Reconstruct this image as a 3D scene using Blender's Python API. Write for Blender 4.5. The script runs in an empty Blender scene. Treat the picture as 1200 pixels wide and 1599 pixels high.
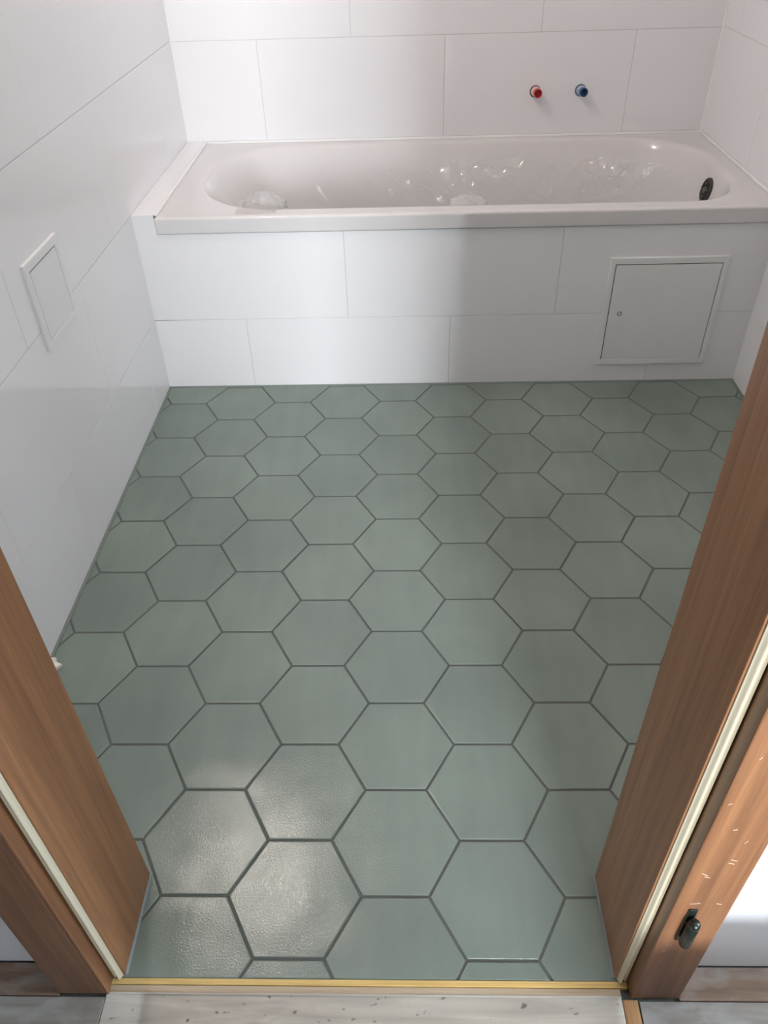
import bpy, bmesh, math, random
from mathutils import Vector, Matrix, noise
random.seed(7)
S = bpy.context.scene
COL = S.collection

# ------------------------------------------------------------------ camera
cd = bpy.data.cameras.new('camera')
cam = bpy.data.objects.new('camera', cd)
COL.objects.link(cam)
cam.location = (0.02323, -0.92548, 1.24644)
cam.rotation_mode = 'XYZ'
cam.rotation_euler = (0.87875, 0.025646, 0.016227)
cd.sensor_fit = 'HORIZONTAL'
cd.sensor_width = 36.0
cd.lens = 36.0 * 1218.0 / 1200.0
cd.clip_start = 0.01
S.camera = cam

# ------------------------------------------------------------------ world, lights, exposure
W = bpy.data.worlds.new('sky'); S.world = W; W.use_nodes = True
W.node_tree.nodes['Background'].inputs[0].default_value = (0.55, 0.72, 1.0, 1)
W.node_tree.nodes['Background'].inputs[1].default_value = 1.0
S.view_settings.view_transform = 'Standard'
S.view_settings.look = 'None'
S.view_settings.gamma = 1.0
S.view_settings.use_curve_mapping = False
S.view_settings.exposure = 0.25
S.cycles.max_bounces = 12
S.cycles.diffuse_bounces = 6
S.cycles.glossy_bounces = 6
S.cycles.transparent_max_bounces = 16
S.cycles.sample_clamp_indirect = 6.0

LAMP = (-0.645, 0.77, 2.30)          # bare bulb on the bathroom ceiling
LAMP_POWER = 21.5
WIN_X, WIN_Z, WIN_W, WIN_H, WIN_Y = 1.02, 1.42, 1.0, 1.15, -4.0   # window of the room across the hall
WIN_POWER = 300.0

al = bpy.data.lights.new('window_daylight', 'AREA')
al.shape = 'RECTANGLE'; al.size = WIN_W; al.size_y = WIN_H
al.energy = WIN_POWER; al.color = (0.92, 0.96, 1.0)
ao = bpy.data.objects.new('window_daylight', al); COL.objects.link(ao)
ao.location = (WIN_X, WIN_Y - 0.12, WIN_Z)
ao.rotation_euler = (math.radians(90), 0, 0)
ao.rotation_euler = Vector((0, 1, 0)).to_track_quat('-Z', 'Z').to_euler()


SIDE_POWER = 60.0                   # unseen fill lamp added at the hall end, brightens the right wall and floor
sl = bpy.data.lights.new('side_fill', 'AREA')
sl.shape = 'RECTANGLE'; sl.size = 0.24; sl.size_y = 1.1
sl.energy = SIDE_POWER; sl.color = (0.80, 0.90, 1.0)
so = bpy.data.objects.new('side_fill', sl); COL.objects.link(so)
so.location = (2.66, -0.65, 1.45)
so.rotation_euler = Vector((-1, 0, 0)).to_track_quat('-Z', 'Y').to_euler()


# ------------------------------------------------------------------ material helpers
def srgb(r, g, b):
    def f(c):
        c /= 255.0
        return c / 12.92 if c <= 0.04045 else ((c + 0.055) / 1.055) ** 2.4
    return (f(r), f(g), f(b), 1)


def mat(name, col, rough=0.5, metal=0.0, ior=1.5, spec=None, coat=0.0):
    m = bpy.data.materials.new(name); m.use_nodes = True
    b = m.node_tree.nodes['Principled BSDF']
    b.inputs['Base Color'].default_value = col
    b.inputs['Roughness'].default_value = rough
    b.inputs['Metallic'].default_value = metal
    b.inputs['IOR'].default_value = ior
    if spec is not None: b.inputs['Specular IOR Level'].default_value = spec
    b.inputs['Coat Weight'].default_value = coat
    return m


def N(m, t, **kw):
    n = m.node_tree.nodes.new(t)
    for k, v in kw.items():
        if k.startswith('i_'): n.inputs[k[2:].replace('_', ' ')].default_value = v
        else: setattr(n, k, v)
    return n


def L(m, a, ao_, b, bi): m.node_tree.links.new(a.outputs[ao_], b.inputs[bi])


def coords(m, scale=(1, 1, 1), kind='Object'):
    tc = N(m, 'ShaderNodeTexCoord'); mp = N(m, 'ShaderNodeMapping')
    mp.inputs['Scale'].default_value = scale
    L(m, tc, kind, mp, 'Vector')
    return mp


def geo_coords(m, scale=(1, 1, 1)):
    g = N(m, 'ShaderNodeNewGeometry'); mp = N(m, 'ShaderNodeMapping')
    mp.inputs['Scale'].default_value = scale
    L(m, g, 'Position', mp, 'Vector')
    return mp


def noise_mix(m, mp, scale, c1, c2, detail=4, lo=0.35, hi=0.65, distortion=0.0):
    n = N(m, 'ShaderNodeTexNoise'); n.inputs['Scale'].default_value = scale
    n.inputs['Detail'].default_value = detail; n.inputs['Distortion'].default_value = distortion
    L(m, mp, 'Vector', n, 'Vector')
    r = N(m, 'ShaderNodeValToRGB')
    r.color_ramp.elements[0].position = lo; r.color_ramp.elements[0].color = c1
    r.color_ramp.elements[1].position = hi; r.color_ramp.elements[1].color = c2
    L(m, n, 'Fac', r, 'Fac')
    return r


def mixc(m, a, ai, b, bi, fac, mode='MIX'):
    x = N(m, 'ShaderNodeMix', data_type='RGBA', blend_type=mode)
    if isinstance(fac, tuple): L(m, fac[0], fac[1], x, 0)
    else: x.inputs[0].default_value = fac
    m.node_tree.links.new(a.outputs[ai], x.inputs[6])
    if b is not None: m.node_tree.links.new(b.outputs[bi], x.inputs[7])
    return x


def bump(m, mp, scale, strength, dist=0.001, detail=3, prev=None):
    n = N(m, 'ShaderNodeTexNoise'); n.inputs['Scale'].default_value = scale
    n.inputs['Detail'].default_value = detail
    L(m, mp, 'Vector', n, 'Vector')
    b = N(m, 'ShaderNodeBump'); b.inputs['Strength'].default_value = strength
    b.inputs['Distance'].default_value = dist
    L(m, n, 'Fac', b, 'Height')
    if prev: L(m, prev, 'Normal', b, 'Normal')
    return b


def P(m): return m.node_tree.nodes['Principled BSDF']


# white glazed wall tile
M_wall = mat('white_glazed_tile', srgb(238, 238, 240), 0.07)
_b = bump(M_wall, geo_coords(M_wall), 2.2, 0.25, 0.002, 1); L(M_wall, _b, 'Normal', P(M_wall), 'Normal')
M_wgrout = mat('pale_grout', srgb(204, 206, 207), 0.8)
M_plaster = mat('white_plaster', srgb(232, 230, 227), 0.85)
_b = bump(M_plaster, geo_coords(M_plaster), 60, 0.2, 0.001); L(M_plaster, _b, 'Normal', P(M_plaster), 'Normal')
M_silicone = mat('white_silicone', srgb(240, 240, 240), 0.35)

# sage hexagon floor tile
M_hex = mat('sage_green_tile', srgb(136, 153, 144), 0.3)
mp = geo_coords(M_hex)
r1 = noise_mix(M_hex, mp, 3.2, srgb(104, 117, 110), srgb(136, 149, 141), 2, 0.0, 1.0)
mp2 = geo_coords(M_hex, (9, 1.6, 1))
r2 = noise_mix(M_hex, mp2, 3.0, (0.78, 0.78, 0.78, 1), (1.08, 1.08, 1.08, 1), 2, 0.0, 1.0)
x = mixc(M_hex, r1, 0, r2, 0, 0.55, 'MULTIPLY')
oi = N(M_hex, 'ShaderNodeObjectInfo')
mr = N(M_hex, 'ShaderNodeMapRange'); mr.inputs['To Min'].default_value = 0.95; mr.inputs['To Max'].default_value = 1.05
L(M_hex, oi, 'Random', mr, 'Value')
hs = N(M_hex, 'ShaderNodeHueSaturation')
L(M_hex, mr, 'Result', hs, 'Value'); M_hex.node_tree.links.new(x.outputs[2], hs.inputs['Color'])
L(M_hex, hs, 'Color', P(M_hex), 'Base Color')
mpo = geo_coords(M_hex); mpo.inputs['Location'].default_value = (5.13, 2.77, 0.9)
b1 = bump(M_hex, mpo, 9.5, 0.40, 0.007, 1)
b2 = bump(M_hex, mp, 420, 0.5, 0.0006, 2, b1)
L(M_hex, b2, 'Normal', P(M_hex), 'Normal')
P(M_hex).inputs['Roughness'].default_value = 0.13; P(M_hex).inputs['IOR'].default_value = 1.44
M_fgrout = mat('grey_grout', srgb(84, 88, 84), 0.85)
_b = bump(M_fgrout, geo_coords(M_fgrout), 300, 0.4, 0.001); L(M_fgrout, _b, 'Normal', P(M_fgrout), 'Normal')
M_fseal = mat('grey_green_sealant', srgb(112, 122, 116), 0.4)

# bath
M_enamel = mat('white_enamel', srgb(218, 216, 216), 0.05)
M_black = mat('black_plastic', srgb(44, 44, 42), 0.45)
M_void = mat('dark_pipe_inside', srgb(26, 26, 25), 0.8)


def film_mat(name, tint, opac, rough, scale, refl=1.0, detail=2, strength=0.5):
    m = bpy.data.materials.new(name); m.use_nodes = True
    nt = m.node_tree; nt.nodes.clear()
    out = nt.nodes.new('ShaderNodeOutputMaterial')
    tr = nt.nodes.new('ShaderNodeBsdfTransparent'); tr.inputs[0].default_value = tint
    df = nt.nodes.new('ShaderNodeBsdfTranslucent'); df.inputs[0].default_value = (0.9, 0.9, 0.9, 1)
    d2 = nt.nodes.new('ShaderNodeBsdfDiffuse'); d2.inputs[0].default_value = (0.9, 0.9, 0.9, 1)
    gl = nt.nodes.new('ShaderNodeBsdfGlossy'); gl.inputs['Roughness'].default_value = rough
    gl.inputs['Color'].default_value = (1, 1, 1, 1)
    fr = nt.nodes.new('ShaderNodeFresnel'); fr.inputs[0].default_value = 1.5
    g = nt.nodes.new('ShaderNodeNewGeometry')
    n = nt.nodes.new('ShaderNodeTexNoise'); n.inputs['Scale'].default_value = scale; n.inputs['Detail'].default_value = detail
    nt.links.new(g.outputs['Position'], n.inputs['Vector'])
    bp = nt.nodes.new('ShaderNodeBump'); bp.inputs['Strength'].default_value = strength; bp.inputs['Distance'].default_value = 0.004
    nt.links.new(n.outputs['Fac'], bp.inputs['Height'])
    nt.links.new(bp.outputs['Normal'], gl.inputs['Normal'])
    dd = nt.nodes.new('ShaderNodeMixShader'); dd.inputs[0].default_value = 0.5
    nt.links.new(df.outputs[0], dd.inputs[1]); nt.links.new(d2.outputs[0], dd.inputs[2])
    a = nt.nodes.new('ShaderNodeMixShader'); a.inputs[0].default_value = opac
    nt.links.new(tr.outputs[0], a.inputs[1]); nt.links.new(dd.outputs[0], a.inputs[2])
    b = nt.nodes.new('ShaderNodeMixShader')
    fm = nt.nodes.new('ShaderNodeMath'); fm.operation = 'MULTIPLY'; fm.inputs[1].default_value = refl
    if refl < 0: fm.inputs[0].default_value = 1.0; fm.inputs[1].default_value = -refl
    else: nt.links.new(fr.outputs[0], fm.inputs[0])
    nt.links.new(fm.outputs[0], b.inputs[0]); nt.links.new(a.outputs[0], b.inputs[1]); nt.links.new(gl.outputs[0], b.inputs[2])
    nt.links.new(b.outputs[0], out.inputs[0])
    return m


M_film = film_mat('clear_film', (0.985, 0.985, 0.985, 1), 0.012, 0.11, 22, -0.10, 0, 0.2)
M_wad = film_mat('milky_film', (1.0, 1.0, 1.0, 1), 0.5, 0.08, 40, 0.7, 1)
M_sillfilm = film_mat('dusty_film', (1.0, 1.0, 1.0, 1), 0.03, 0.2, 50, 0.7)

M_panel = mat('white_lacquer', srgb(233, 234, 234), 0.3)
M_gap = mat('dark_gap', srgb(38, 40, 38), 0.8)
M_steel = mat('steel', srgb(190, 190, 190), 0.25, 1.0)
M_red = mat('red_plastic', srgb(176, 44, 48), 0.4)
M_redlight = mat('pale_red_plastic', srgb(222, 184, 184), 0.45)
M_blue = mat('blue_plastic', srgb(36, 74, 112), 0.4)
M_bluelight = mat('pale_blue_plastic', srgb(158, 176, 206), 0.45)
M_hole = mat('rough_mortar', srgb(96, 92, 88), 0.9)


def wood(name, c1, c2, rough, grain=(70, 70, 2.2), fine=(420, 420, 9)):
    m = mat(name, c1, rough)
    mpa = coords(m, grain); mpb = coords(m, fine)
    a = noise_mix(m, mpa, 1.0, c1, c2, 4, 0.3, 0.72, 0.4)
    b = noise_mix(m, mpb, 1.0, (0.82, 0.80, 0.78, 1), (1.05, 1.05, 1.05, 1), 3, 0.35, 0.6)
    x_ = mixc(m, a, 0, b, 0, 0.75, 'MULTIPLY')
    m.node_tree.links.new(x_.outputs[2], P(m).inputs['Base Color'])
    bb = bump(m, mpb, 1.0, 0.12, 0.0006); L(m, bb, 'Normal', P(m), 'Normal')
    return m


M_jamb = wood('brown_veneer', srgb(128, 89, 60), srgb(162, 117, 80), 0.42)
M_casing = wood('oak_veneer', srgb(106, 72, 50), srgb(144, 102, 70), 0.4)
M_cream = mat('cream_rubber', srgb(204, 196, 172), 0.45)
M_dark = mat('dark_bronze', srgb(52, 58, 54), 0.28, 0.7)
M_pin = mat('black_steel', srgb(34, 36, 36), 0.25, 0.8)
M_scuff = mat('pale_scuff', srgb(225, 205, 180), 0.6)

# sill and hall floor
M_yellow = wood('raw_yellow_wood', srgb(196, 164, 98), srgb(226, 198, 132), 0.6, (2, 90, 90), (14, 500, 500))
M_sill = mat('grey_painted_sill', srgb(178, 174, 164), 0.5)
mp = geo_coords(M_sill, (2.0, 26, 6))
r1 = noise_mix(M_sill, mp, 2.4, srgb(184, 180, 170), srgb(216, 212, 202), 6, 0.3, 0.7, 0.6)
mp = geo_coords(M_sill, (1, 1.6, 1))
r2 = noise_mix(M_sill, mp, 62, (0.25, 0.23, 0.2, 1), (1, 1, 1, 1), 2, 0.27, 0.33)
x = mixc(M_sill, r1, 0, r2, 0, 0.85, 'MULTIPLY'); M_sill.node_tree.links.new(x.outputs[2], P(M_sill).inputs['Base Color'])


def plank_mat(name, c1, c2, c3):
    m = mat(name, c1, 0.6)
    a = noise_mix(m, geo_coords(m, (3, 40, 10)), 1.6, c1, c2, 6, 0.32, 0.7, 0.8)
    d = noise_mix(m, geo_coords(m, (5, 9, 5)), 3.0, (0, 0, 0, 1), (1, 1, 1, 1), 6, 0.45, 0.75, 0.5)
    rgb = N(m, 'ShaderNodeRGB'); rgb.outputs[0].default_value = c3
    x_ = mixc(m, a, 0, rgb, 0, (d, 0))
    m.node_tree.links.new(x_.outputs[2], P(m).inputs['Base Color'])
    return m


M_plank = plank_mat('dusty_brown_plank', srgb(112, 88, 70), srgb(140, 118, 98), srgb(158, 152, 146))
M_plank2 = plank_mat('dusty_grey_plank', srgb(132, 126, 118), srgb(158, 152, 144), srgb(176, 174, 172))
M_card = mat('brown_cardboard', srgb(122, 94, 64), 0.8)
M_tape = mat('parcel_tape', srgb(150, 104, 60), 0.3)


def emis(name, col, s):
    m = mat(name, col, 0.4)
    P(m).inputs['Emission Color'].default_value = col; P(m).inputs['Emission Strength'].default_value = s
    return m


M_bulb = emis('lit_bulb', (1.0, 0.88, 0.78, 1), 20.0)

# ------------------------------------------------------------------ object helpers


def link(name, bm, m, parent=None, smooth=False, mats=None):
    me = bpy.data.meshes.new(name)
    bm.normal_update(); bm.to_mesh(me); bm.free()
    for mm in (mats or [m]): me.materials.append(mm)
    if smooth: me.polygons.foreach_set('use_smooth', [True] * len(me.polygons))
    o = bpy.data.objects.new(name, me); COL.objects.link(o)
    if parent: o.parent = parent
    return o


def empty(name, loc, label, cat, group=None, kind=None):
    o = bpy.data.objects.new(name, None); COL.objects.link(o); o.location = loc
    o.empty_display_size = 0.05
    return tag(o, label, cat, group, kind)


def tag(o, label, cat, group=None, kind=None):
    if label: o['label'] = label
    if cat: o['category'] = cat
    if group: o['group'] = group
    if kind: o['kind'] = kind
    return o


def box(bm, x0, x1, y0, y1, z0, z1, bev=0.0, seg=2):
    r = bmesh.ops.create_cube(bm, size=1.0)
    vs = r['verts']
    for v in vs:
        v.co = Vector(((x0 + x1) / 2 + v.co.x * (x1 - x0), (y0 + y1) / 2 + v.co.y * (y1 - y0), (z0 + z1) / 2 + v.co.z * (z1 - z0)))
    if bev > 0:
        es = list({e for v in vs for e in v.link_edges})
        bmesh.ops.bevel(bm, geom=es, offset=bev, segments=seg, profile=0.5, affect='EDGES')
    return bm


def nbox(*a, **k): return box(bmesh.new(), *a, **k)


def rel(o, parent):           # part built in world coordinates, parent at parent.location
    o.parent = parent; o.matrix_parent_inverse = Matrix.Identity(4)
    if o.data:
        o.data.transform(Matrix.Translation(-parent.location))
    return o


def cyl(bm, c, axis, r0, r1, length, n=24, cap=True):
    axis = Vector(axis).normalized()
    q = Vector((0, 0, 1)).rotation_difference(axis)
    mtx = Matrix.Translation(Vector(c) + axis * length / 2) @ q.to_matrix().to_4x4()
    bmesh.ops.create_cone(bm, cap_ends=cap, segments=n, radius1=r0, radius2=r1, depth=length, matrix=mtx)
    return bm


def lathe(bm, prof, c, axis, n=32):
    axis = Vector(axis).normalized(); q = Vector((0, 0, 1)).rotation_difference(axis); c = Vector(c)
    rings = []
    for r, h in prof:
        rings.append([bm.verts.new(c + q @ Vector((r * math.cos(2 * math.pi * i / n), r * math.sin(2 * math.pi * i / n), h))) for i in range(n)])
    for a, b in zip(rings, rings[1:]):
        for i in range(n):
            bm.faces.new((a[i], a[(i + 1) % n], b[(i + 1) % n], b[i]))
    return bm


# ------------------------------------------------------------------ dimensions (metres)
XL, XR = -0.718, 1.032
YA = 1.205                 # tiled apron of the bath
YB = 1.945                 # back wall
YF = -0.335                # inner face of the door wall
YH = -0.465                # hall face of the door wall
H = 2.45
JL, JR = -0.396, 0.317     # door linings
T = 0.0012                 # tiles stand this much proud of the grout
PITCH = 0.6035

# ------------------------------------------------------------------ setting: floor
floor = link('floor', box(nbox(XL - 0.1, XR + 0.1, -0.40, YB + 0.1, -0.08, -T), -0.4180, 0.3335, -0.487, -0.40, -0.08, -T), M_fgrout)
tag(floor, 'bathroom floor of large sage green hexagon tiles with grey grout', 'floor', kind='structure')
s = 0.1062; hh = s * math.sqrt(3)
G = 0.0021


def clip(poly, axis, val, keep_greater):
    out = []
    for i in range(len(poly)):
        a, b = poly[i], poly[(i + 1) % len(poly)]
        ia = (a[axis] >= val) == keep_greater; ib = (b[axis] >= val) == keep_greater
        if ia: out.append(a)
        if ia != ib:
            t = (val - a[axis]) / (b[axis] - a[axis])
            out.append((a[0] + t * (b[0] - a[0]), a[1] + t * (b[1] - a[1])))
    return out


def inset_poly(poly, d):
    n = len(poly); cx = sum(p[0] for p in poly) / n; cy = sum(p[1] for p in poly) / n
    out = []
    for i in range(n):
        p0, p1, p2 = Vector(poly[i - 1]), Vector(poly[i]), Vector(poly[(i + 1) % n])
        e1 = (p1 - p0); e2 = (p2 - p1)
        if e1.length < 1e-7 or e2.length < 1e-7: out.append((p1.x, p1.y)); continue
        e1.normalize(); e2.normalize()
        n1 = Vector((-e1.y, e1.x)); n2 = Vector((-e2.y, e2.x))
        k = n1 + n2; k = k / max(0.25, k.length_squared) * 2
        q = p1 + k * d
        out.append((q.x, q.y))
    return out


def area(poly): return 0.5 * sum(poly[i - 1][0] * poly[i][1] - poly[i][0] * poly[i - 1][1] for i in range(len(poly)))


def tile_mesh(poly, z0, z1, bev):
    bm = bmesh.new(); n = len(poly)
    mid = inset_poly(poly, bev * 0.4); top = inset_poly(poly, bev)
    if area(top) < 1e-5: mid = top = [(sum(p[0] for p in poly) / n * .5 + q[0] * .5, sum(p[1] for p in poly) / n * .5 + q[1] * .5) for q in poly]
    rings = [[bm.verts.new((p[0], p[1], z)) for p in r] for r, z in ((poly, z0), (poly, z1 - bev * 0.45), (mid, z1 - bev * 0.12), (top, z1))]
    for a, b in zip(rings, rings[1:]):
        for i in range(n): bm.faces.new((a[i], a[(i + 1) % n], b[(i + 1) % n], b[i]))
    bm.faces.new(rings[-1])
    return bm


hex_cache = None
for c in range(-6, 8):
    for k in range(-5, 9):
        cx = 1.5 * s * c; cy = (k + (0.5 if c % 2 == 0 else 0.0)) * hh
        R_ = s - G / math.cos(math.radians(30))
        ring = [(cx + R_ * math.cos(math.radians(60 * i)), cy + R_ * math.sin(math.radians(60 * i))) for i in range(6)]
        poly = ring
        for ax, v, g in ((0, XL + 0.001, True), (0, XR - 0.001, False), (1, YA - 0.001, False), (1, -0.4865, True)):
            if poly: poly = clip(poly, ax, v, g)
        if len(poly) < 3 or area(poly) < 8e-5: continue
        if max(p[1] for p in poly) < YF and (max(p[0] for p in poly) < JL or min(p[0] for p in poly) > JR): continue
        whole = len(poly) == 6 and poly == ring
        if whole and hex_cache:
            o = hex_cache.copy(); COL.objects.link(o); o.location = (cx, cy, 0); o.parent = floor
        else:
            if whole: o = link('hexagon_tile', tile_mesh([(p[0] - cx, p[1] - cy) for p in poly], -T - 0.003, 0.0, 0.0017), M_hex, floor); o.location = (cx, cy, 0); hex_cache = o
            else: o = link('hexagon_tile', tile_mesh(poly, -T - 0.003, 0.0, 0.0017), M_hex, floor)
        if whole:      # hand-laid: a hair of tilt and level
            o.rotation_euler = (random.uniform(-.0012, .0012), random.uniform(-.0012, .0012), 0)


# ------------------------------------------------------------------ setting: tiled walls
def tiled_wall(name, slab, axis, face, sgn, u0, u1, z0, z1, zrows, voff, label, mw=M_wall, gap=0.0008):
    """slab: box of the wall; axis: normal axis; tiles between u0..u1 along the other horizontal axis."""
    w = link(name, nbox(*slab), M_wgrout)
    tag(w, label, 'wall', kind='structure')
    for ri in range(len(zrows) - 1):
        za, zb = max(z0, zrows[ri]), min(z1, zrows[ri + 1])
        if zb - za < 0.01: continue
        off = voff[ri % len(voff)]
        k0 = math.floor((u0 - off) / PITCH)
        u = off + k0 * PITCH
        while u < u1 - 1e-6:
            a, b = max(u0, u), min(u1, u + PITCH)
            if b - a > 0.012:
                ga = gap if a > u0 + 1e-6 else 0; gb = gap if b < u1 - 1e-6 else 0
                p = [(a + ga, za + gap), (b - gb, za + gap), (b - gb, zb - gap), (a + ga, zb - gap)]
                bm = tile_mesh(p, -T - 0.004, 0.0, 0.0009)
                for v in bm.verts:
                    uu, zz, d = v.co
                    if axis == 0: v.co = (face + sgn * d, uu, zz)
                    else: v.co = (uu, face + sgn * d, zz)
                bmesh.ops.recalc_face_normals(bm, faces=bm.faces)
                link('wall_tile', bm, mw, w)
            u += PITCH
    return w


zr = [-0.0715, 0.23, 0.532, 0.833, 1.135, 1.437, 1.739, 2.041, 2.343, 2.645]
tiled_wall('wall_left', (XL - 0.12, XL - T, YF, YB + 0.12, 0, H), 0, XL, 1, YF, YB, 0, H, zr,
           [1.052, 0.7635], 'glossy white tiled wall on the left with a small white access panel')
tiled_wall('wall_right', (XR + T, XR + 0.12, YF, YB + 0.12, 0, H), 0, XR, -1, YF, YB, 0, H, zr,
           [0.9, 0.6], 'glossy white tiled wall at the overflow end of the bath')
tiled_wall('wall_back', (XL, XR, YB + T, YB + 0.12, 0, H), 1, YB, -1, XL, XR, 0.5, H, [0.2285, 0.5305, 0.8295] + zr[4:],
           [-0.14, 0.1600], 'glossy white tiled wall behind the bath with two capped pipes')
ap = tiled_wall('wall_apron', (XL, XR, YA + T, YA + 0.055, 0, 0.478), 1, YA, -1, XL, XR, 0, 0.480, [-0.077, 0.225, 0.526],
                [0.157, -0.143], 'white tiled apron wall along the front of the bath')
# ledge at the left end of the bath, tiled on top
lg = link('wall_ledge', nbox(XL, -0.658, YA + T, YB, 0, 0.529), M_wgrout)
tag(lg, 'narrow tiled ledge between the bath and the left wall', 'ledge', kind='structure')
# the corner tile of the apron runs up to the top of the ledge: an L-shaped tile
for ch in list(ap.children):
    xs = [v.co.x for v in ch.data.vertices]; zs = [v.co.z for v in ch.data.vertices]
    if min(xs) < XL + 0.01 and max(zs) > 0.47: bpy.data.objects.remove(ch)
bm = tile_mesh([(XL, 0.2258), (-0.1438, 0.2258), (-0.1438, 0.4792), (-0.6572, 0.4792), (-0.6572, 0.5312), (XL, 0.5312)], -T - 0.004, 0.0, 0.0009)
for v in bm.verts: v.co = (v.co.x, YA - v.co.z, v.co.y)
bmesh.ops.recalc_face_normals(bm, faces=bm.faces)
link('wall_tile', bm, M_wall, ap)
link('wall_tile', nbox(XL, -0.6575, YA, 1.60, 0.529, 0.5332, bev=0.001), M_wall, lg)
link('wall_tile', nbox(XL, -0.6575, 1.6015, YB, 0.529, 0.5332, bev=0.001), M_wall, lg)
# ceiling
tag(link('ceiling', nbox(XL - 0.12, XR + 0.12, YF, YB + 0.12, H, H + 0.1), M_plaster), 'white bathroom ceiling', 'ceiling', kind='structure')

# door wall, with the doorway
OL, OR = JL - 0.017, JR + 0.017
bm = bmesh.new()
box(bm, -2.6, OL, YH, YF, 0, 2.55)
box(bm, OR, 2.6, YH, YF, 0, 2.55)
box(bm, OL, OR, YH, YF, 2.02, 2.55)
M_hallwall = mat('white_hall_paint', srgb(226, 229, 233), 0.7)
_b = bump(M_hallwall, geo_coords(M_hallwall), 90, 0.15, 0.001); L(M_hallwall, _b, 'Normal', P(M_hallwall), 'Normal')
tag(link('wall_front', bm, M_hallwall), 'white painted hall wall on both sides of the doorway', 'wall', kind='structure')

# ------------------------------------------------------------------ sealant joints
nt_ = 0


def bead(name, pts, r, m, label, flat=1.0):
    """quarter-ish round bead along a straight line of points."""
    bm = bmesh.new()
    a, b = Vector(pts[0]), Vector(pts[1]); d = (b - a).normalized()
    up = Vector((0, 0, 1)) if abs(d.z) < .9 else Vector((0, 1, 0))
    sx = d.cross(up).normalized(); sy = sx.cross(d).normalized()
    n = 10; rr_ = []
    for q in (a, b):
        rr_.append([bm.verts.new(q + sx * r * math.cos(2 * math.pi * i / n) + sy * r * flat * math.sin(2 * math.pi * i / n)) for i in range(n)])
    for i in range(n): bm.faces.new((rr_[0][i], rr_[0][(i + 1) % n], rr_[1][(i + 1) % n], rr_[1][i]))
    bmesh.ops.recalc_face_normals(bm, faces=bm.faces)
    return tag(link(name, bm, m, smooth=True), label, 'sealant', kind='structure')


bead('trim_1', [(XL, YF, 0.0), (XL, YA, 0.0)], 0.007, M_fseal, 'grey sealant joint between hexagon floor and left wall', 0.35)
bead('trim_2', [(XL, YA, 0.0), (XR, YA, 0.0)], 0.006, M_fseal, 'grey sealant joint between hexagon floor and bath apron', 0.35)
bead('trim_3', [(XR, YF, 0.0), (XR, YA, 0.0)], 0.007, M_fseal, 'grey sealant joint between hexagon floor and right wall', 0.35)
bead('trim_4', [(XR, YB, 0.52), (XR, YB, H)], 0.005, M_silicone, 'white silicone line up the corner beside the blue pipe')
bead('trim_5', [(XL, YB, 0.53), (XL, YB, H)], 0.004, M_silicone, 'white silicone line up the corner above the ledge')
bead('trim_6', [(-0.655, YB, 0.5255), (XR, YB, 0.5255)], 0.005, M_silicone, 'white silicone line between bath rim and back wall')
bead('trim_7', [(XR, YA, 0.5255), (XR, YB, 0.5255)], 0.005, M_silicone, 'white silicone line between bath rim and right wall')
bead('trim_8', [(-0.6558, YA + 0.001, 0.5268), (-0.6558, YB, 0.5268)], 0.0055, M_silicone, 'white silicone line between bath rim and tiled ledge')

# ------------------------------------------------------------------ door frame
M_headwood = M_jamb
door = empty('door_1', (0, YH, 0), 'brown wooden door frame without its door, with cream seal and dark hinge', 'door frame', kind='structure')
HD = 1.985


def vpart(name, b, m, bev=0.0012, parent=door, origin=None):
    """a part built with its own origin at its centre so the grain follows it."""
    x0, x1, y0, y1, z0, z1 = b
    c = Vector(((x0 + x1) / 2, (y0 + y1) / 2, z0))
    bm = nbox(x0 - c.x, x1 - c.x, y0 - c.y, y1 - c.y, 0, z1 - z0, bev=bev)
    o = link(name, bm, m, parent); o.location = c - parent.location
    return o


vpart('jamb', (OL, JL, -0.484, YF, 0.0006, HD), M_jamb)
vpart('jamb', (JR, OR, -0.484, YF, 0.0006, HD), M_jamb)
vpart('head_jamb', (OL, OR, -0.484, YF, HD, HD + 0.017), M_headwood)
vpart('casing', (-0.487, -0.4185, -0.509, YH, 0.0006, HD + 0.075), M_casing, 0.002)
cr = vpart('casing', (0.334, 0.403, -0.509, YH, 0.0006, HD + 0.075), M_casing, 0.002)
vpart('head_casing', (-0.4183, 0.3338, -0.509, YH, HD + 0.018, HD + 0.075), M_casing, 0.002)
vpart('rebate_strip', (-0.4183, -0.4135, -0.509, -0.4845, 0.0006, HD), M_casing, 0.0004)


def gasket(x0, x1, name='door_seal'):
    bm = bmesh.new(); n = 24
    def bulge(u):                       # soft lip, shallow valley, small second lip
        return 0.0003 + 0.0062 * math.exp(-((u - 0.34) / 0.22) ** 2) + 0.0034 * math.exp(-((u - 0.84) / 0.10) ** 2)
    if x0 < 0: us = [1 - i / n for i in range(n + 1)]
    else: us = [i / n for i in range(n + 1)]
    prof = [(x0, -0.4842)] + [(x0 + (x1 - x0) * i / n, -0.4848 - bulge(u)) for i, u in enumerate(us)] + [(x1, -0.4842)]
    r = [[bm.verts.new((p[0], p[1], z)) for p in prof] for z in (0.003, HD)]
    m_ = len(prof)
    for i in range(m_ - 1): bm.faces.new((r[0][i], r[0][i + 1], r[1][i + 1], r[1][i]))
    bmesh.ops.recalc_face_normals(bm, faces=bm.faces)
    o = rel(link(name, bm, M_cream, smooth=True), door)
    return o


gasket(-0.4125, -0.3985); gasket(0.3195, 0.3335)
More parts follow.
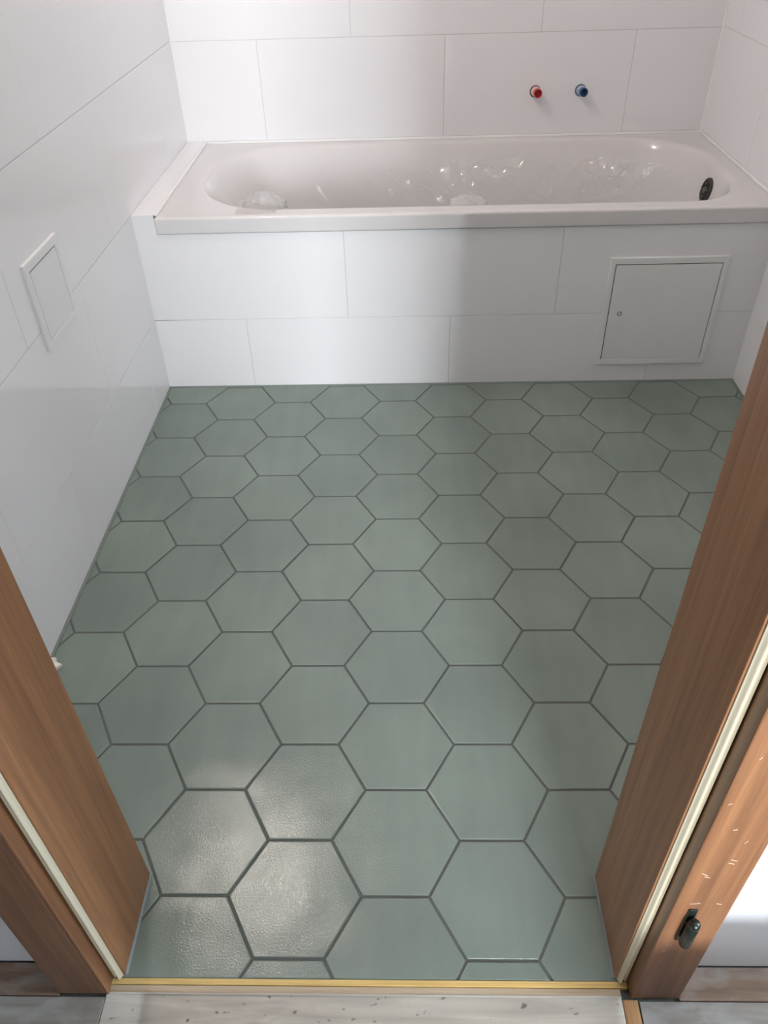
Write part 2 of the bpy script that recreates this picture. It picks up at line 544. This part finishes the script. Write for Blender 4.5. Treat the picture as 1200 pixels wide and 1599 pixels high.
# sealant at the feet of the jambs
for xx, sg in ((JL, 1), (JR, -1)):
    bm = bmesh.new()
    pts = [(0, 0.0004), (0.0030, 0.0004), (0.002, 0.002), (0, 0.0035)]
    rings = []
    for y in (-0.483, YF + 0.002):
        rings.append([bm.verts.new((xx + sg * p[0], y, p[1])) for p in pts])
    for i in range(4): bm.faces.new((rings[0][i], rings[0][(i + 1) % 4], rings[1][(i + 1) % 4], rings[1][i]))
    bm.faces.new(rings[0]); bm.faces.new(rings[1]); bmesh.ops.recalc_face_normals(bm, faces=bm.faces)
    rel(link('sealant_line', bm, mat('grey_silicone', srgb(128, 140, 142), 0.4)), door)

# hinge left on the casing: plate, barrel, end caps
hx, hy = 0.3585, -0.509
bm = nbox(hx - 0.0055, hx + 0.0055, hy - 0.0025, hy + 0.0005, 0.203, 0.287, bev=0.0012)
hinge = rel(link('hinge', bm, M_dark), door)
bm = bmesh.new()
lathe(bm, [(0.0, 0), (0.0055, 0), (0.0072, 0.0015), (0.0072, 0.048), (0.0060, 0.0495), (0.0060, 0.0505), (0.0072, 0.052), (0.0068, 0.0575), (0.005, 0.0605), (0.0, 0.0612)], (hx + 0.002, hy - 0.0105, 0.214), (0, 0, 1), 24)
hb = rel(link('barrel', bm, M_dark, smooth=True), door); hb.parent = hinge
hb.data.transform(Matrix.Translation(door.location)); hb.data.transform(Matrix.Translation(-Vector(door.location)))
bm = bmesh.new()
cyl(bm, (hx, hy - 0.010, 0.222), (0, 1, 0), 0.0042, 0.0042, 0.010, 14)
cyl(bm, (hx, hy - 0.010, 0.258), (0, 1, 0), 0.0042, 0.0042, 0.010, 14)
hp = rel(link('hinge_pin', bm, M_pin, smooth=False), door); hp.parent = hinge
# pale scuffs on the wood
bm = bmesh.new()
for (px, pz, l, a) in ((0.355, 0.300, 0.006, 0.1), (0.361, 0.301, 0.004, 0.1), (0.352, 0.372, 0.008, -0.6), (0.356, 0.366, 0.006, -0.3), (0.376, 0.405, 0.007, -0.4), (0.3745, 0.398, 0.006, -0.3),
                       (0.385, 0.300, 0.006, -0.3), (0.342, 0.52, 0.004, 0.5), (0.360, 0.47, 0.004, 0.2), (0.348, 0.165, 0.003, 0.8), (0.378, 0.445, 0.005, 1.1), (0.35, 0.60, 0.004, 1.2)):
    ca, sa = math.cos(a), math.sin(a)
    l *= 0.6; q = [(-l, -0.0003), (l, -0.0003), (l, 0.0003), (-l, 0.0003)]
    lo = [bm.verts.new((px + u * ca - v * sa, -0.50905, pz + u * sa + v * ca)) for u, v in q]
    hi = [bm.verts.new((px + (u * ca - v * sa) * .8, -0.50925, pz + (u * sa + v * ca) * .8)) for u, v in q]
    bm.faces.new(hi)
    for i in range(4): bm.faces.new((lo[i], lo[(i + 1) % 4], hi[(i + 1) % 4], hi[i]))
for v in bm.verts: pass
bmesh.ops.recalc_face_normals(bm, faces=bm.faces)
sc = rel(link('scuff_marks', bm, M_scuff), door)

# ------------------------------------------------------------------ sill and hall floor
sill = link('trim_9', nbox(-0.4183, 0.3225, -0.70, -0.4960, -0.05, -0.002, bev=0.001), M_sill)
tag(sill, 'grey paint-stained sill board in the doorway at the edge of the hexagon tiles', 'sill', kind='structure')
link('raw_wood_edge', nbox(-0.4183, 0.3338, -0.4955, -0.4872, -0.05, 0.0006, bev=0.0008), M_yellow, sill)
bm = nbox(-0.4183, 0.3225, -0.5085, -0.5060, -0.003, 0.0012, bev=0.0008)
link('beige_band', nbox(-0.4183, 0.3225, -0.5057, -0.4962, -0.003, -0.0012, bev=0.0004), wood('beige_wood', srgb(176, 158, 132), srgb(202, 188, 164), 0.55, (2, 90, 90), (14, 500, 500)), sill)
link('raised_lip', bm, mat('pale_lip', srgb(206, 203, 196), 0.4), sill)
link('raw_wood_end', nbox(0.3235, 0.345, -0.70, -0.5095, -0.05, -0.003, bev=0.001),
     wood('orange_wood_end', srgb(150, 108, 70), srgb(196, 156, 108), 0.6, (90, 2, 90), (500, 14, 500)), sill)

# dusty clear film over the sill
bm = bmesh.new()
nx, ny = 120, 22
g_ = [[None] * (ny + 1) for _ in range(nx + 1)]
for i in range(nx + 1):
    for j in range(ny + 1):
        x_ = -0.36 + 0.681 * i / nx; y_ = -0.700 + 0.1950 * j / ny
        x_ -= 0.006 * noise.noise(Vector((0, y_ * 60, 3))) if i == nx else 0
        w_ = max(0.0, (x_ - 0.10) / 0.22)
        z_ = 0.0010 + 0.0007 * abs(noise.noise(Vector((x_ * 30, y_ * 50, 0)))) + w_ * 0.0042 * max(0, noise.noise(Vector((x_ * 16 + y_ * 30, y_ * 75 - x_ * 34, 1.7)))) + (0.0012 if abs(y_ + 0.507) < 0.006 else 0)
        g_[i][j] = bm.verts.new((x_, y_, z_))
for i in range(nx):
    for j in range(ny): bm.faces.new((g_[i][j], g_[i + 1][j], g_[i + 1][j + 1], g_[i][j + 1]))
tag(link('plastic_film', bm, M_sillfilm, smooth=True), 'dusty clear plastic film wrinkled over the doorway sill', 'film')

# planks of the hall floor, running along the wall on both sides of the sill
hf = link('floor_hall', nbox(-2.6, 2.6, -4.1, -0.36, -0.08, -0.007), M_fgrout)
tag(hf, 'dusty wooden plank floor of the hall on either side of the sill', 'floor', kind='structure')
y = -0.4664; pi_ = 0
while y > -3.9:
    wd = 0.0445 if pi_ == 0 else 0.118
    mm = M_plank if pi_ == 0 else M_plank2
    ya, yb = y - wd + 0.0012, y
    if ya > -0.70:
        segs = [(-2.6, -0.4192), (0.3465, 2.6)]
        if yb > -0.5095: segs = [(-2.6, -0.4876), (0.4036, 2.6)]
    else: segs = [(-2.6, 2.6)]
    if ya > -0.70 and yb > -0.5095: ya = min(ya, -0.5105)
    if ya < -0.70 < yb: segs = [(-2.6, -0.4192), (0.3465, 2.6)]
    for a, b in segs:
        link('plank', nbox(a, b, ya, yb, -0.03, -0.0015, bev=0.001), mm, hf)
    y = ya - 0.0012; pi_ += 1
tag(link('ceiling_hall', nbox(-2.6, 2.6, -4.2, YH, 2.5, 2.6), M_plaster), 'white hall ceiling', 'ceiling', kind='structure')
# hall side walls, the wall across the hall with an opening, the room behind it with its window
bm = bmesh.new()
box(bm, -2.7, -2.6, -4.2, YF, -0.08, 2.6)
tag(link('wall_hall_left', bm, M_hallwall), 'white hall end wall out of view beyond the left casing', 'wall', kind='structure')
bm = bmesh.new()
box(bm, 2.6, 2.7, -4.2, -0.85, -0.08, 2.6); box(bm, 2.6, 2.7, -0.55, YF, -0.08, 2.6); box(bm, 2.6, 2.7, -0.85, -0.55, -0.08, 0.9); box(bm, 2.6, 2.7, -0.85, -0.55, 2.0, 2.6)
tag(link('wall_hall_right', bm, M_hallwall), 'white hall end wall out of view beyond the right casing', 'wall', kind='structure')
bm = bmesh.new()
box(bm, -2.6, 0.34, -1.85, -1.75, 0, 2.5); box(bm, 1.02, 2.6, -1.85, -1.75, 0, 2.5); box(bm, 0.34, 1.02, -1.85, -1.75, 2.05, 2.5)  # opening shaped to keep window light off the left casing
tag(link('wall_hall_opposite', bm, M_hallwall), 'unseen white wall across the hall, its doorway shaped to limit the window light', 'wall', kind='structure')
wx0, wx1, wz0, wz1 = WIN_X - WIN_W / 2, WIN_X + WIN_W / 2, WIN_Z - WIN_H / 2, WIN_Z + WIN_H / 2
bm = bmesh.new()
box(bm, -2.6, wx0, -4.1, -4.0, 0, 2.5); box(bm, wx1, 2.6, -4.1, -4.0, 0, 2.5)
box(bm, wx0, wx1, -4.1, -4.0, 0, wz0); box(bm, wx0, wx1, -4.1, -4.0, wz1, 2.5)
tag(link('wall_window', bm, M_hallwall), 'white wall with the bright window behind the photographer', 'wall', kind='structure')
win = empty('window_1', (WIN_X, -4.05, wz0), 'white window of the room across the hall', 'window', kind='structure')
for b in ((wx0, wx0 + 0.05), (wx1 - 0.05, wx1)):
    rel(link('window_stile', nbox(b[0], b[1], -4.08, -4.02, wz0, wz1, bev=0.004), M_panel), win)
for b in ((wz0, wz0 + 0.05), (wz1 - 0.05, wz1)):
    rel(link('window_rail', nbox(wx0 + 0.05, wx1 - 0.05, -4.08, -4.02, b[0], b[1], bev=0.004), M_panel), win)

tag(link('wall_absorber', nbox(-2.6, 0.33, -1.745, -1.68, 0, 2.3, bev=0.004), mat('dark_absorber', srgb(74, 56, 46), 0.5)), 'unseen dark brown closet front across the hall', 'absorber', kind='structure')  # added unseen dark front, cuts bounce light on the left of the hall
fill_win = empty('fill_window', (2.65, -0.70, 0.9), 'unseen white window added at the end of the hall for the side fill light', 'window', kind='structure')  # frame added round the side fill lamp, out of view
for b in ((-0.85, -0.82), (-0.58, -0.55)):
    rel(link('window_stile', nbox(2.61, 2.64, b[0], b[1], 0.9, 2.0, bev=0.003), M_panel), fill_win)
for b in ((0.9, 0.94), (1.96, 2.0)):
    rel(link('window_rail', nbox(2.61, 2.64, -0.82, -0.58, b[0], b[1], bev=0.003), M_panel), fill_win)

# unseen carton added in the hall to cast the low shadow on casing and wall
cart = empty('shadow_box', (0.75, -0.86, 0), 'unseen brown cardboard box added on the hall floor to shade the foot of the right casing', 'box')
cart.rotation_euler = (0, 0, 0)
rel(link('shadow_box_body', nbox(0.36, 1.22, -1.05, -0.675, -0.001, 0.245, bev=0.003), M_card), cart)
rel(link('tape', nbox(0.358, 1.222, -0.885, -0.835, 0.2452, 0.2458), M_tape), cart)


# ------------------------------------------------------------------ bathtub
def rrect(x0, x1, y0, y1, radii, z, nc=14, ns=10):
    """rounded rectangle, radii: (left-front, right-front, right-back, left-back) as (rx, ry)."""
    P_ = []
    cs = [((x0, y0), 180, radii[0], (1, 1)), ((x1, y0), 270, radii[1], (-1, 1)), ((x1, y1), 0, radii[2], (-1, -1)), ((x0, y1), 90, radii[3], (1, -1))]
    arcs = []
    for (cx, cy), a0, (rx, ry), (sx, sy) in cs:
        ox, oy = cx + sx * rx, cy + sy * ry
        arcs.append([(ox + rx * math.cos(math.radians(a0 + 90 * i / nc)), oy + ry * math.sin(math.radians(a0 + 90 * i / nc))) for i in range(nc + 1)])
    for i in range(4):
        P_ += arcs[i]
        a, b = arcs[i][-1], arcs[(i + 1) % 4][0]
        P_ += [(a[0] + (b[0] - a[0]) * j / ns, a[1] + (b[1] - a[1]) * j / ns) for j in range(1, ns)]
    return [Vector((p[0], p[1], z)) for p in P_]


def tub():
    X0, X1, Y0, Y1 = -0.6567, XR - 0.002, YA - 0.006, YB - 0.002
    r = 0.006
    def outer(i, z, rad=0.006): return rrect(X0 + i, X1 - i, Y0 + i, Y1 - i, [(rad, rad)] * 4, z)
    def inner(dl, dr, df, db, z, k=1.0):
        return rrect(-0.578 + dl, 0.975 - dr, 1.266 + df, 1.897 - db,
                     [(0.26 * k, 0.27 * k), (0.17 * k, 0.22 * k), (0.26 * k, 0.25 * k), (0.26 * k, 0.27 * k)], z)
    ZT = 0.5245
    rings = [outer(0.020, 0.481), outer(0.0015, 0.4815), outer(0, 0.484), outer(0, 0.4865), outer(0, ZT - 0.0065), outer(0, ZT - 0.0045), outer(0.0009, ZT - 0.0018, 0.007), outer(0.003, ZT - 0.0002, 0.008), outer(0.0055, ZT + 0.0006, 0.01), outer(0.011, ZT + 0.0012, 0.014), outer(0.022, ZT + 0.0002, 0.02),
             inner(-.022, -.022, -.016, -.016, ZT), inner(-.010, -.010, -.008, -.008, ZT - 0.0006), inner(-.002, -.002, -.002, -.002, ZT - 0.0035),
             inner(.006, .004, .003, .003, ZT - 0.011), inner(.018, .008, .008, .010, ZT - 0.028), inner(.055, .018, .018, .028, ZT - 0.075),
             inner(.10, .030, .030, .050, ZT - 0.14, .98), inner(.16, .048, .042, .062, ZT - 0.22, .95), inner(.23, .075, .055, .075, ZT - 0.31, .9),
             inner(.28, .11, .075, .095, ZT - 0.365, .85), inner(.34, .16, .11, .13, ZT - 0.388, .75), inner(.5, .35, .2, .22, ZT - 0.394, .4)]
    bm = bmesh.new()
    vr = [[bm.verts.new(p) for p in rg] for rg in rings]
    n = len(vr[0])
    for a, b in zip(vr, vr[1:]):
        for i in range(n): bm.faces.new((a[i], a[(i + 1) % n], b[(i + 1) % n], b[i]))
    bm.faces.new(vr[-1])
    bmesh.ops.recalc_face_normals(bm, faces=bm.faces)
    if sum(f.normal.z for f in bm.faces if f.calc_center_median().z > 0.52) < 0:
        bmesh.ops.reverse_faces(bm, faces=bm.faces)
    return bm


bath = link('bathtub', tub(), M_enamel, smooth=True)
tag(bath, 'built-in white enamel bathtub set behind the tiled apron', 'bathtub')
# overflow opening on the end wall
ov = Vector((0.9535, 1.57, 0.452)); ax = Vector((-1, 0, 0.20)).normalized()
bm = bmesh.new()
lathe(bm, [(0.0365, -0.004), (0.0365, 0.001), (0.0345, 0.003), (0.030, 0.0028), (0.0285, 0.0005), (0.0285, -0.002)], ov, ax, 36)
ovr = link('overflow_ring', bm, M_black, bath, smooth=True)
bm = bmesh.new()
lathe(bm, [(0.0287, 0.0), (0.027, 0.0005), (0.012, 0.0008), (0.0, 0.0008)], ov, ax, 36)
link('overflow_opening', bm, M_void, ovr, smooth=True)
bm = bmesh.new()
for a0 in (0.2, 1.77, 3.34, 4.91):
    q = Vector((0, 0, 1)).rotation_difference(ax)
    c = ov + q @ Vector((0.019 * math.cos(a0), 0.019 * math.sin(a0), 0.002))
    cyl(bm, c, ax, 0.0035, 0.003, 0.005, 10)
cyl(bm, ov + ax * 0.0005, ax, 0.010, 0.009, 0.006, 16)
link('overflow_valve', bm, mat('grey_plastic', srgb(92, 90, 88), 0.5), ovr)

# ------------------------------------------------------------------ protective films in the bath
bm = bmesh.new()
nr, na = 130, 640
cxf, cyf, rxf, ryf = 0.40, 1.585, 0.50, 0.285
PUCK = [(0.168, 1.842, .016, .014), (0.232, 1.826, .012, .014), (0.278, 1.844, .016, .015), (0.312, 1.840, .010, .014), (0.369, 1.835, .014, .014), (0.434, 1.846, .012, .014), (0.15, 1.73, .022, .015), (0.66, 1.832, .014, .016),
        (0.729, 1.803, .012, .014), (0.751, 1.777, .016, .014), (0.826, 1.76, .012, .013), (0.044, 1.763, .014, .013), (0.09, 1.754, .012, .013), (0.727, 1.73, .012, .013), (-0.015, 1.68, .014, .013), (0.20, 1.79, .016, .014), (0.26, 1.80, .010, .013)]
def film_z(x_, y_, rho):
    base = 0.345 + 0.125 * rho ** 3.0 * (1.0 if y_ > cyf else max(0.25, 1 + (y_ - cyf) / ryf * 0.75))
    d_ = (x_ - (-0.13)) * 0.70 - (y_ - 1.30) * 0.71            # across the main fold
    fold = 0.030 * math.exp(-(d_ / 0.030) ** 2) + 0.020 * math.exp(-((d_ - 0.085) / 0.020) ** 2) + 0.014 * math.exp(-((d_ - 0.15) / 0.014) ** 2)
    c_ = 0.0
    for k_, (f_, am) in enumerate(((6, 0.009), (15, 0.006), (34, 0.005), (64, 0.0028))):
        c_ += am * (1 - 2.2 * abs(noise.noise(Vector((x_ * f_ + y_ * f_ * 0.5, y_ * f_ * 1.1 - x_ * f_ * 0.4, 5.1 * k_ + 0.3)))))
    pk = 0.0                                                   # short puckers in the film
    for (gx, gy, gl, ga) in PUCK:
        dx, dy = x_ - gx, y_ - gy
        if abs(dx) < 0.08 and abs(dy) < 0.06:
            al_ = dx * 0.93 - dy * 0.36; ac_ = dx * 0.36 + dy * 0.93
            pk += ga * math.exp(-(ac_ / 0.0085) ** 2 - (al_ / gl) ** 2)
    return base + (fold + c_) * (1 - 0.45 * rho) + pk
rim_ = [1 + 0.10 * noise.noise(Vector((2.2 * math.cos(2 * math.pi * j / na), 2.2 * math.sin(2 * math.pi * j / na), 8.8))) + 0.035 * noise.noise(Vector((7 * math.cos(2 * math.pi * j / na), 7 * math.sin(2 * math.pi * j / na), 1.2))) for j in range(na)]
rings_ = []
for i in range(1, nr + 1):
    rho = i / nr; rg = []
    for j in range(na):
        th = 2 * math.pi * j / na; k_ = 1 + (rim_[j] - 1) * rho
        e_ = 0.72                                              # squarish disc
        cx_, sx_ = math.cos(th), math.sin(th)
        x_ = cxf + rxf * rho * k_ * math.copysign(abs(cx_) ** e_, cx_) ; y_ = cyf + ryf * min(rho * k_, 0.985) * math.copysign(abs(sx_) ** e_, sx_)
        rg.append(bm.verts.new((x_, y_, film_z(x_, y_, rho))))
    rings_.append(rg)
c0 = bm.verts.new((cxf, cyf, film_z(cxf, cyf, 0)))
for j in range(na): bm.faces.new((c0, rings_[0][j], rings_[0][(j + 1) % na]))
for a, b in zip(rings_, rings_[1:]):
    for j in range(na): bm.faces.new((a[j], a[(j + 1) % na], b[(j + 1) % na], b[j]))
bmesh.ops.recalc_face_normals(bm, faces=bm.faces)
tag(link('protective_film', bm, M_film, smooth=True), 'crumpled clear protective film lying inside the bathtub', 'film')


def wad(name, c, rx, ry, rz, seed, label):
    bm = bmesh.new()
    bmesh.ops.create_icosphere(bm, subdivisions=4, radius=1.0)
    for v in bm.verts:
        d = v.co.copy()
        k = 1 + 0.16 * (1 - 2 * abs(noise.noise(d * 2.3 + Vector((seed, 0, 0))))) + 0.07 * (1 - 2 * abs(noise.noise(d * 6.0 + Vector((0, seed, 0)))))
        v.co = Vector((c[0] + d.x * rx * k, c[1] + d.y * ry * k, c[2] + d.z * rz * k))
    return tag(link(name, bm, M_wad, smooth=True), label, 'film')


w1 = wad('plastic_wad', (-0.380, 1.372, 0.484), 0.060, 0.046, 0.047, 3.0, 'milky crumpled plastic wad bulging over the front rim near the ledge')
wad('plastic_wad', (0.205, 1.328, 0.497), 0.050, 0.036, 0.028, 9.0, 'small low wad of milky plastic just inside the middle of the front rim')
# the strip by which the wad clings to the rim
bm = bmesh.new(); n1, n2 = 16, 14
gg = []
for i in range(n1 + 1):
    row = []
    for j in range(n2 + 1):
        u, v = i / n1, j / n2
        x_ = -0.438 + 0.112 * u + 0.004 * noise.noise(Vector((v * 5, u * 2, 1)))
        y_ = 1.222 + 0.125 * v
        y0_ = 1.268 + 0.055 * min(1, max(0, (-0.355 - x_) / 0.075))
        z_ = 0.5264 - 0.035 * max(0, (y_ - y0_) / 0.085) ** 1.5 + 0.0016 * abs(noise.noise(Vector((x_ * 60, y_ * 60, 2))))
        if y_ < y0_: z_ = 0.5264 + 0.0008 * abs(noise.noise(Vector((x_ * 60, y_ * 60, 2))))
        row.append(bm.verts.new((x_, y_, z_)))
    gg.append(row)
for i in range(n1):
    for j in range(n2): bm.faces.new((gg[i][j], gg[i + 1][j], gg[i + 1][j + 1], gg[i][j + 1]))
link('film_strip', bm, film_mat('thin_milky_film', (0.93, 0.91, 0.91, 1), 0.05, 0.2, 60, 0.6), w1, smooth=True)


# ------------------------------------------------------------------ access panels
def access_panel(name, u0, u1, z0, z1, iu0, iu1, iz0, iz1, to_world, label, lock=None):
    """built in (u, depth, z); to_world maps a Vector."""
    root = empty(name, to_world(Vector(((u0 + u1) / 2, 0, z0))), label, 'access panel', 'white access panels')
    def put(nm, bm, m, par=None, smooth=False):
        for v in bm.verts: v.co = to_world(v.co) - root.location
        bmesh.ops.recalc_face_normals(bm, faces=bm.faces)
        o = link(nm, bm, m, smooth=smooth); o.parent = par or root
        return o
    g = 0.0022
    bm = bmesh.new()
    def ring(a, d): return [bm.verts.new(p) for p in (Vector((u0 + a, d, z0 + a)), Vector((u1 - a, d, z0 + a)), Vector((u1 - a, d, z1 - a)), Vector((u0 + a, d, z1 - a)))]
    def ringi(a, d): return [bm.verts.new(p) for p in (Vector((iu0 - a, d, iz0 - a)), Vector((iu1 + a, d, iz0 - a)), Vector((iu1 + a, d, iz1 + a)), Vector((iu0 - a, d, iz1 + a)))]
    rs = [ring(0, 0.0001), ring(0, 0.0035), ring(0.0012, 0.005), ring(0.003, 0.0055), ringi(0.002, 0.0055), ringi(0.0006, 0.005), ringi(0, 0.004), ringi(0, 0.0001)]
    for a, b in zip(rs, rs[1:]):
        for i in range(4): bm.faces.new((a[i], a[(i + 1) % 4], b[(i + 1) % 4], b[i]))
    put('frame', bm, M_panel)
    bm = nbox(iu0 + 0.0001, iu1 - 0.0001, 0.0001, 0.0009, iz0 + 0.0001, iz1 - 0.0001)
    put('backing', bm, M_gap)
    d = put('door', nbox(iu0 + g, iu1 - g, 0.001, 0.0048, iz0 + g * 0.5, iz1 - g, bev=0.0006), M_panel)
    if lock:
        bm = bmesh.new()
        lathe(bm, [(0.0068, 0.0045), (0.0068, 0.0058), (0.0058, 0.0064), (0.0050, 0.0062), (0.0046, 0.0049)], Vector((0, 0, 0)), (0, 1, 0), 24)
        for v in bm.verts: v.co += Vector((lock[0], 0, lock[1]))
        lk = put('lock', bm, mat('grey_lock', srgb(120, 122, 122), 0.4), d, True)
        bm = nbox(lock[0] - 0.0034, lock[0] + 0.0034, 0.0049, 0.0062, lock[1] - 0.0034, lock[1] + 0.0034)
        put('lock_core', bm, M_panel, d)
    return root


access_panel('access_panel', 0.598, 0.928, 0.059, 0.392, 0.615, 0.912, 0.0775, 0.3725, lambda v: Vector((v.x, YA - v.y, v.z)),
             'square white access panel with a round lock set low in the bath apron', (0.648, 0.2255))
access_panel('access_panel', 0.520, 0.706, 0.487, 0.669, 0.543, 0.688, 0.5025, 0.649, lambda v: Vector((XL + v.y, v.x, v.z)),
             'small plain white access panel on the left wall', None)


# ------------------------------------------------------------------ capped water pipes
def pipe(name, x, z, m1, m2, label, droop):
    root = empty(name, (x, YB, z), label, 'pipe', 'capped water pipes')
    a = Vector((0.06, -1, droop)).normalized()
    bm = bmesh.new()
    lathe(bm, [(0.0185, 0.0003), (0.0182, 0.0012), (0.0150, 0.0014), (0.0142, 0.0006)], (0, 0, 0), (0, -1, 0), 28)
    o = link('wall_hole', bm, M_hole, root, smooth=True)
    bm = bmesh.new()
    lathe(bm, [(0.0150, 0.0), (0.0150, 0.024), (0.0143, 0.026), (0.0132, 0.0265), (0.0, 0.0265)], (0.0008, 0, 0), a, 28)
    o = link('collar', bm, m2, root, smooth=True)
    bm = bmesh.new()
    lathe(bm, [(0.0128, 0.025), (0.0128, 0.0400), (0.0134, 0.0405), (0.0134, 0.0450), (0.0126, 0.0465), (0.0108, 0.0465), (0.0098, 0.0450), (0.0092, 0.0340), (0.0, 0.0338)], (0.0008, 0, 0), a, 28)
    o = link('plug', bm, m1, root, smooth=True)
    return root


pipe('pipe_stub', 0.4605, 0.661, M_red, M_redlight, 'red capped hot water pipe sticking out of the back wall', 0.05)
pipe('pipe_stub', 0.6085, 0.661, M_blue, M_bluelight, 'blue capped cold water pipe sticking out of the back wall', 0.05)

# ------------------------------------------------------------------ scrap of paper by the left wall
bm = bmesh.new()
pr = [(-0.716, 0.040), (-0.700, 0.046), (-0.690, 0.066), (-0.694, 0.078), (-0.684, 0.094), (-0.697, 0.098), (-0.704, 0.114), (-0.716, 0.110)]
lo = [bm.verts.new((p[0], p[1], 0.0008)) for p in pr]; hi = [bm.verts.new((p[0] * 0.97 - 0.0210, p[1] * 0.9 + 0.008, 0.007 + 0.004 * (i % 2))) for i, p in enumerate(pr)]
cv = bm.verts.new((-0.706, 0.078, 0.015))
for i in range(len(pr)):
    j = (i + 1) % len(pr)
    bm.faces.new((lo[i], lo[j], hi[j], hi[i])); bm.faces.new((hi[i], hi[j], cv))
bmesh.ops.recalc_face_normals(bm, faces=bm.faces)
tag(link('plaster_scrap', bm, mat('white_plaster_scrap', srgb(226, 222, 212), 0.8)), 'small white scrap on the hexagon floor against the left wall', 'scrap')

# ------------------------------------------------------------------ ceiling lamp of the bathroom (above the frame)
lamp = empty('ceiling_lamp', (LAMP[0], LAMP[1], H), 'bare light bulb in a white socket on the bathroom ceiling', 'lamp')
bm = bmesh.new(); lathe(bm, [(0.0, 0), (0.045, 0), (0.045, 0.012), (0.02, 0.018), (0.018, 0.03), (0.0, 0.03)], (0, 0, 0), (0, 0, -1), 28)
link('socket', bm, M_panel, lamp, smooth=True)
bm = bmesh.new(); bmesh.ops.create_uvsphere(bm, u_segments=24, v_segments=16, radius=0.052, matrix=Matrix.Translation((0, 0, LAMP[2] - H + 0.08)))
link('bulb', bm, M_bulb, lamp, smooth=True)
pl = bpy.data.lights.new('bulb_light', 'POINT'); pl.energy = LAMP_POWER; pl.color = (1.0, 0.89, 0.82); pl.shadow_soft_size = 0.05
po = bpy.data.objects.new('bulb_light', pl); COL.objects.link(po); po.parent = lamp; po.location = (0, 0, LAMP[2] - H - 0.05)
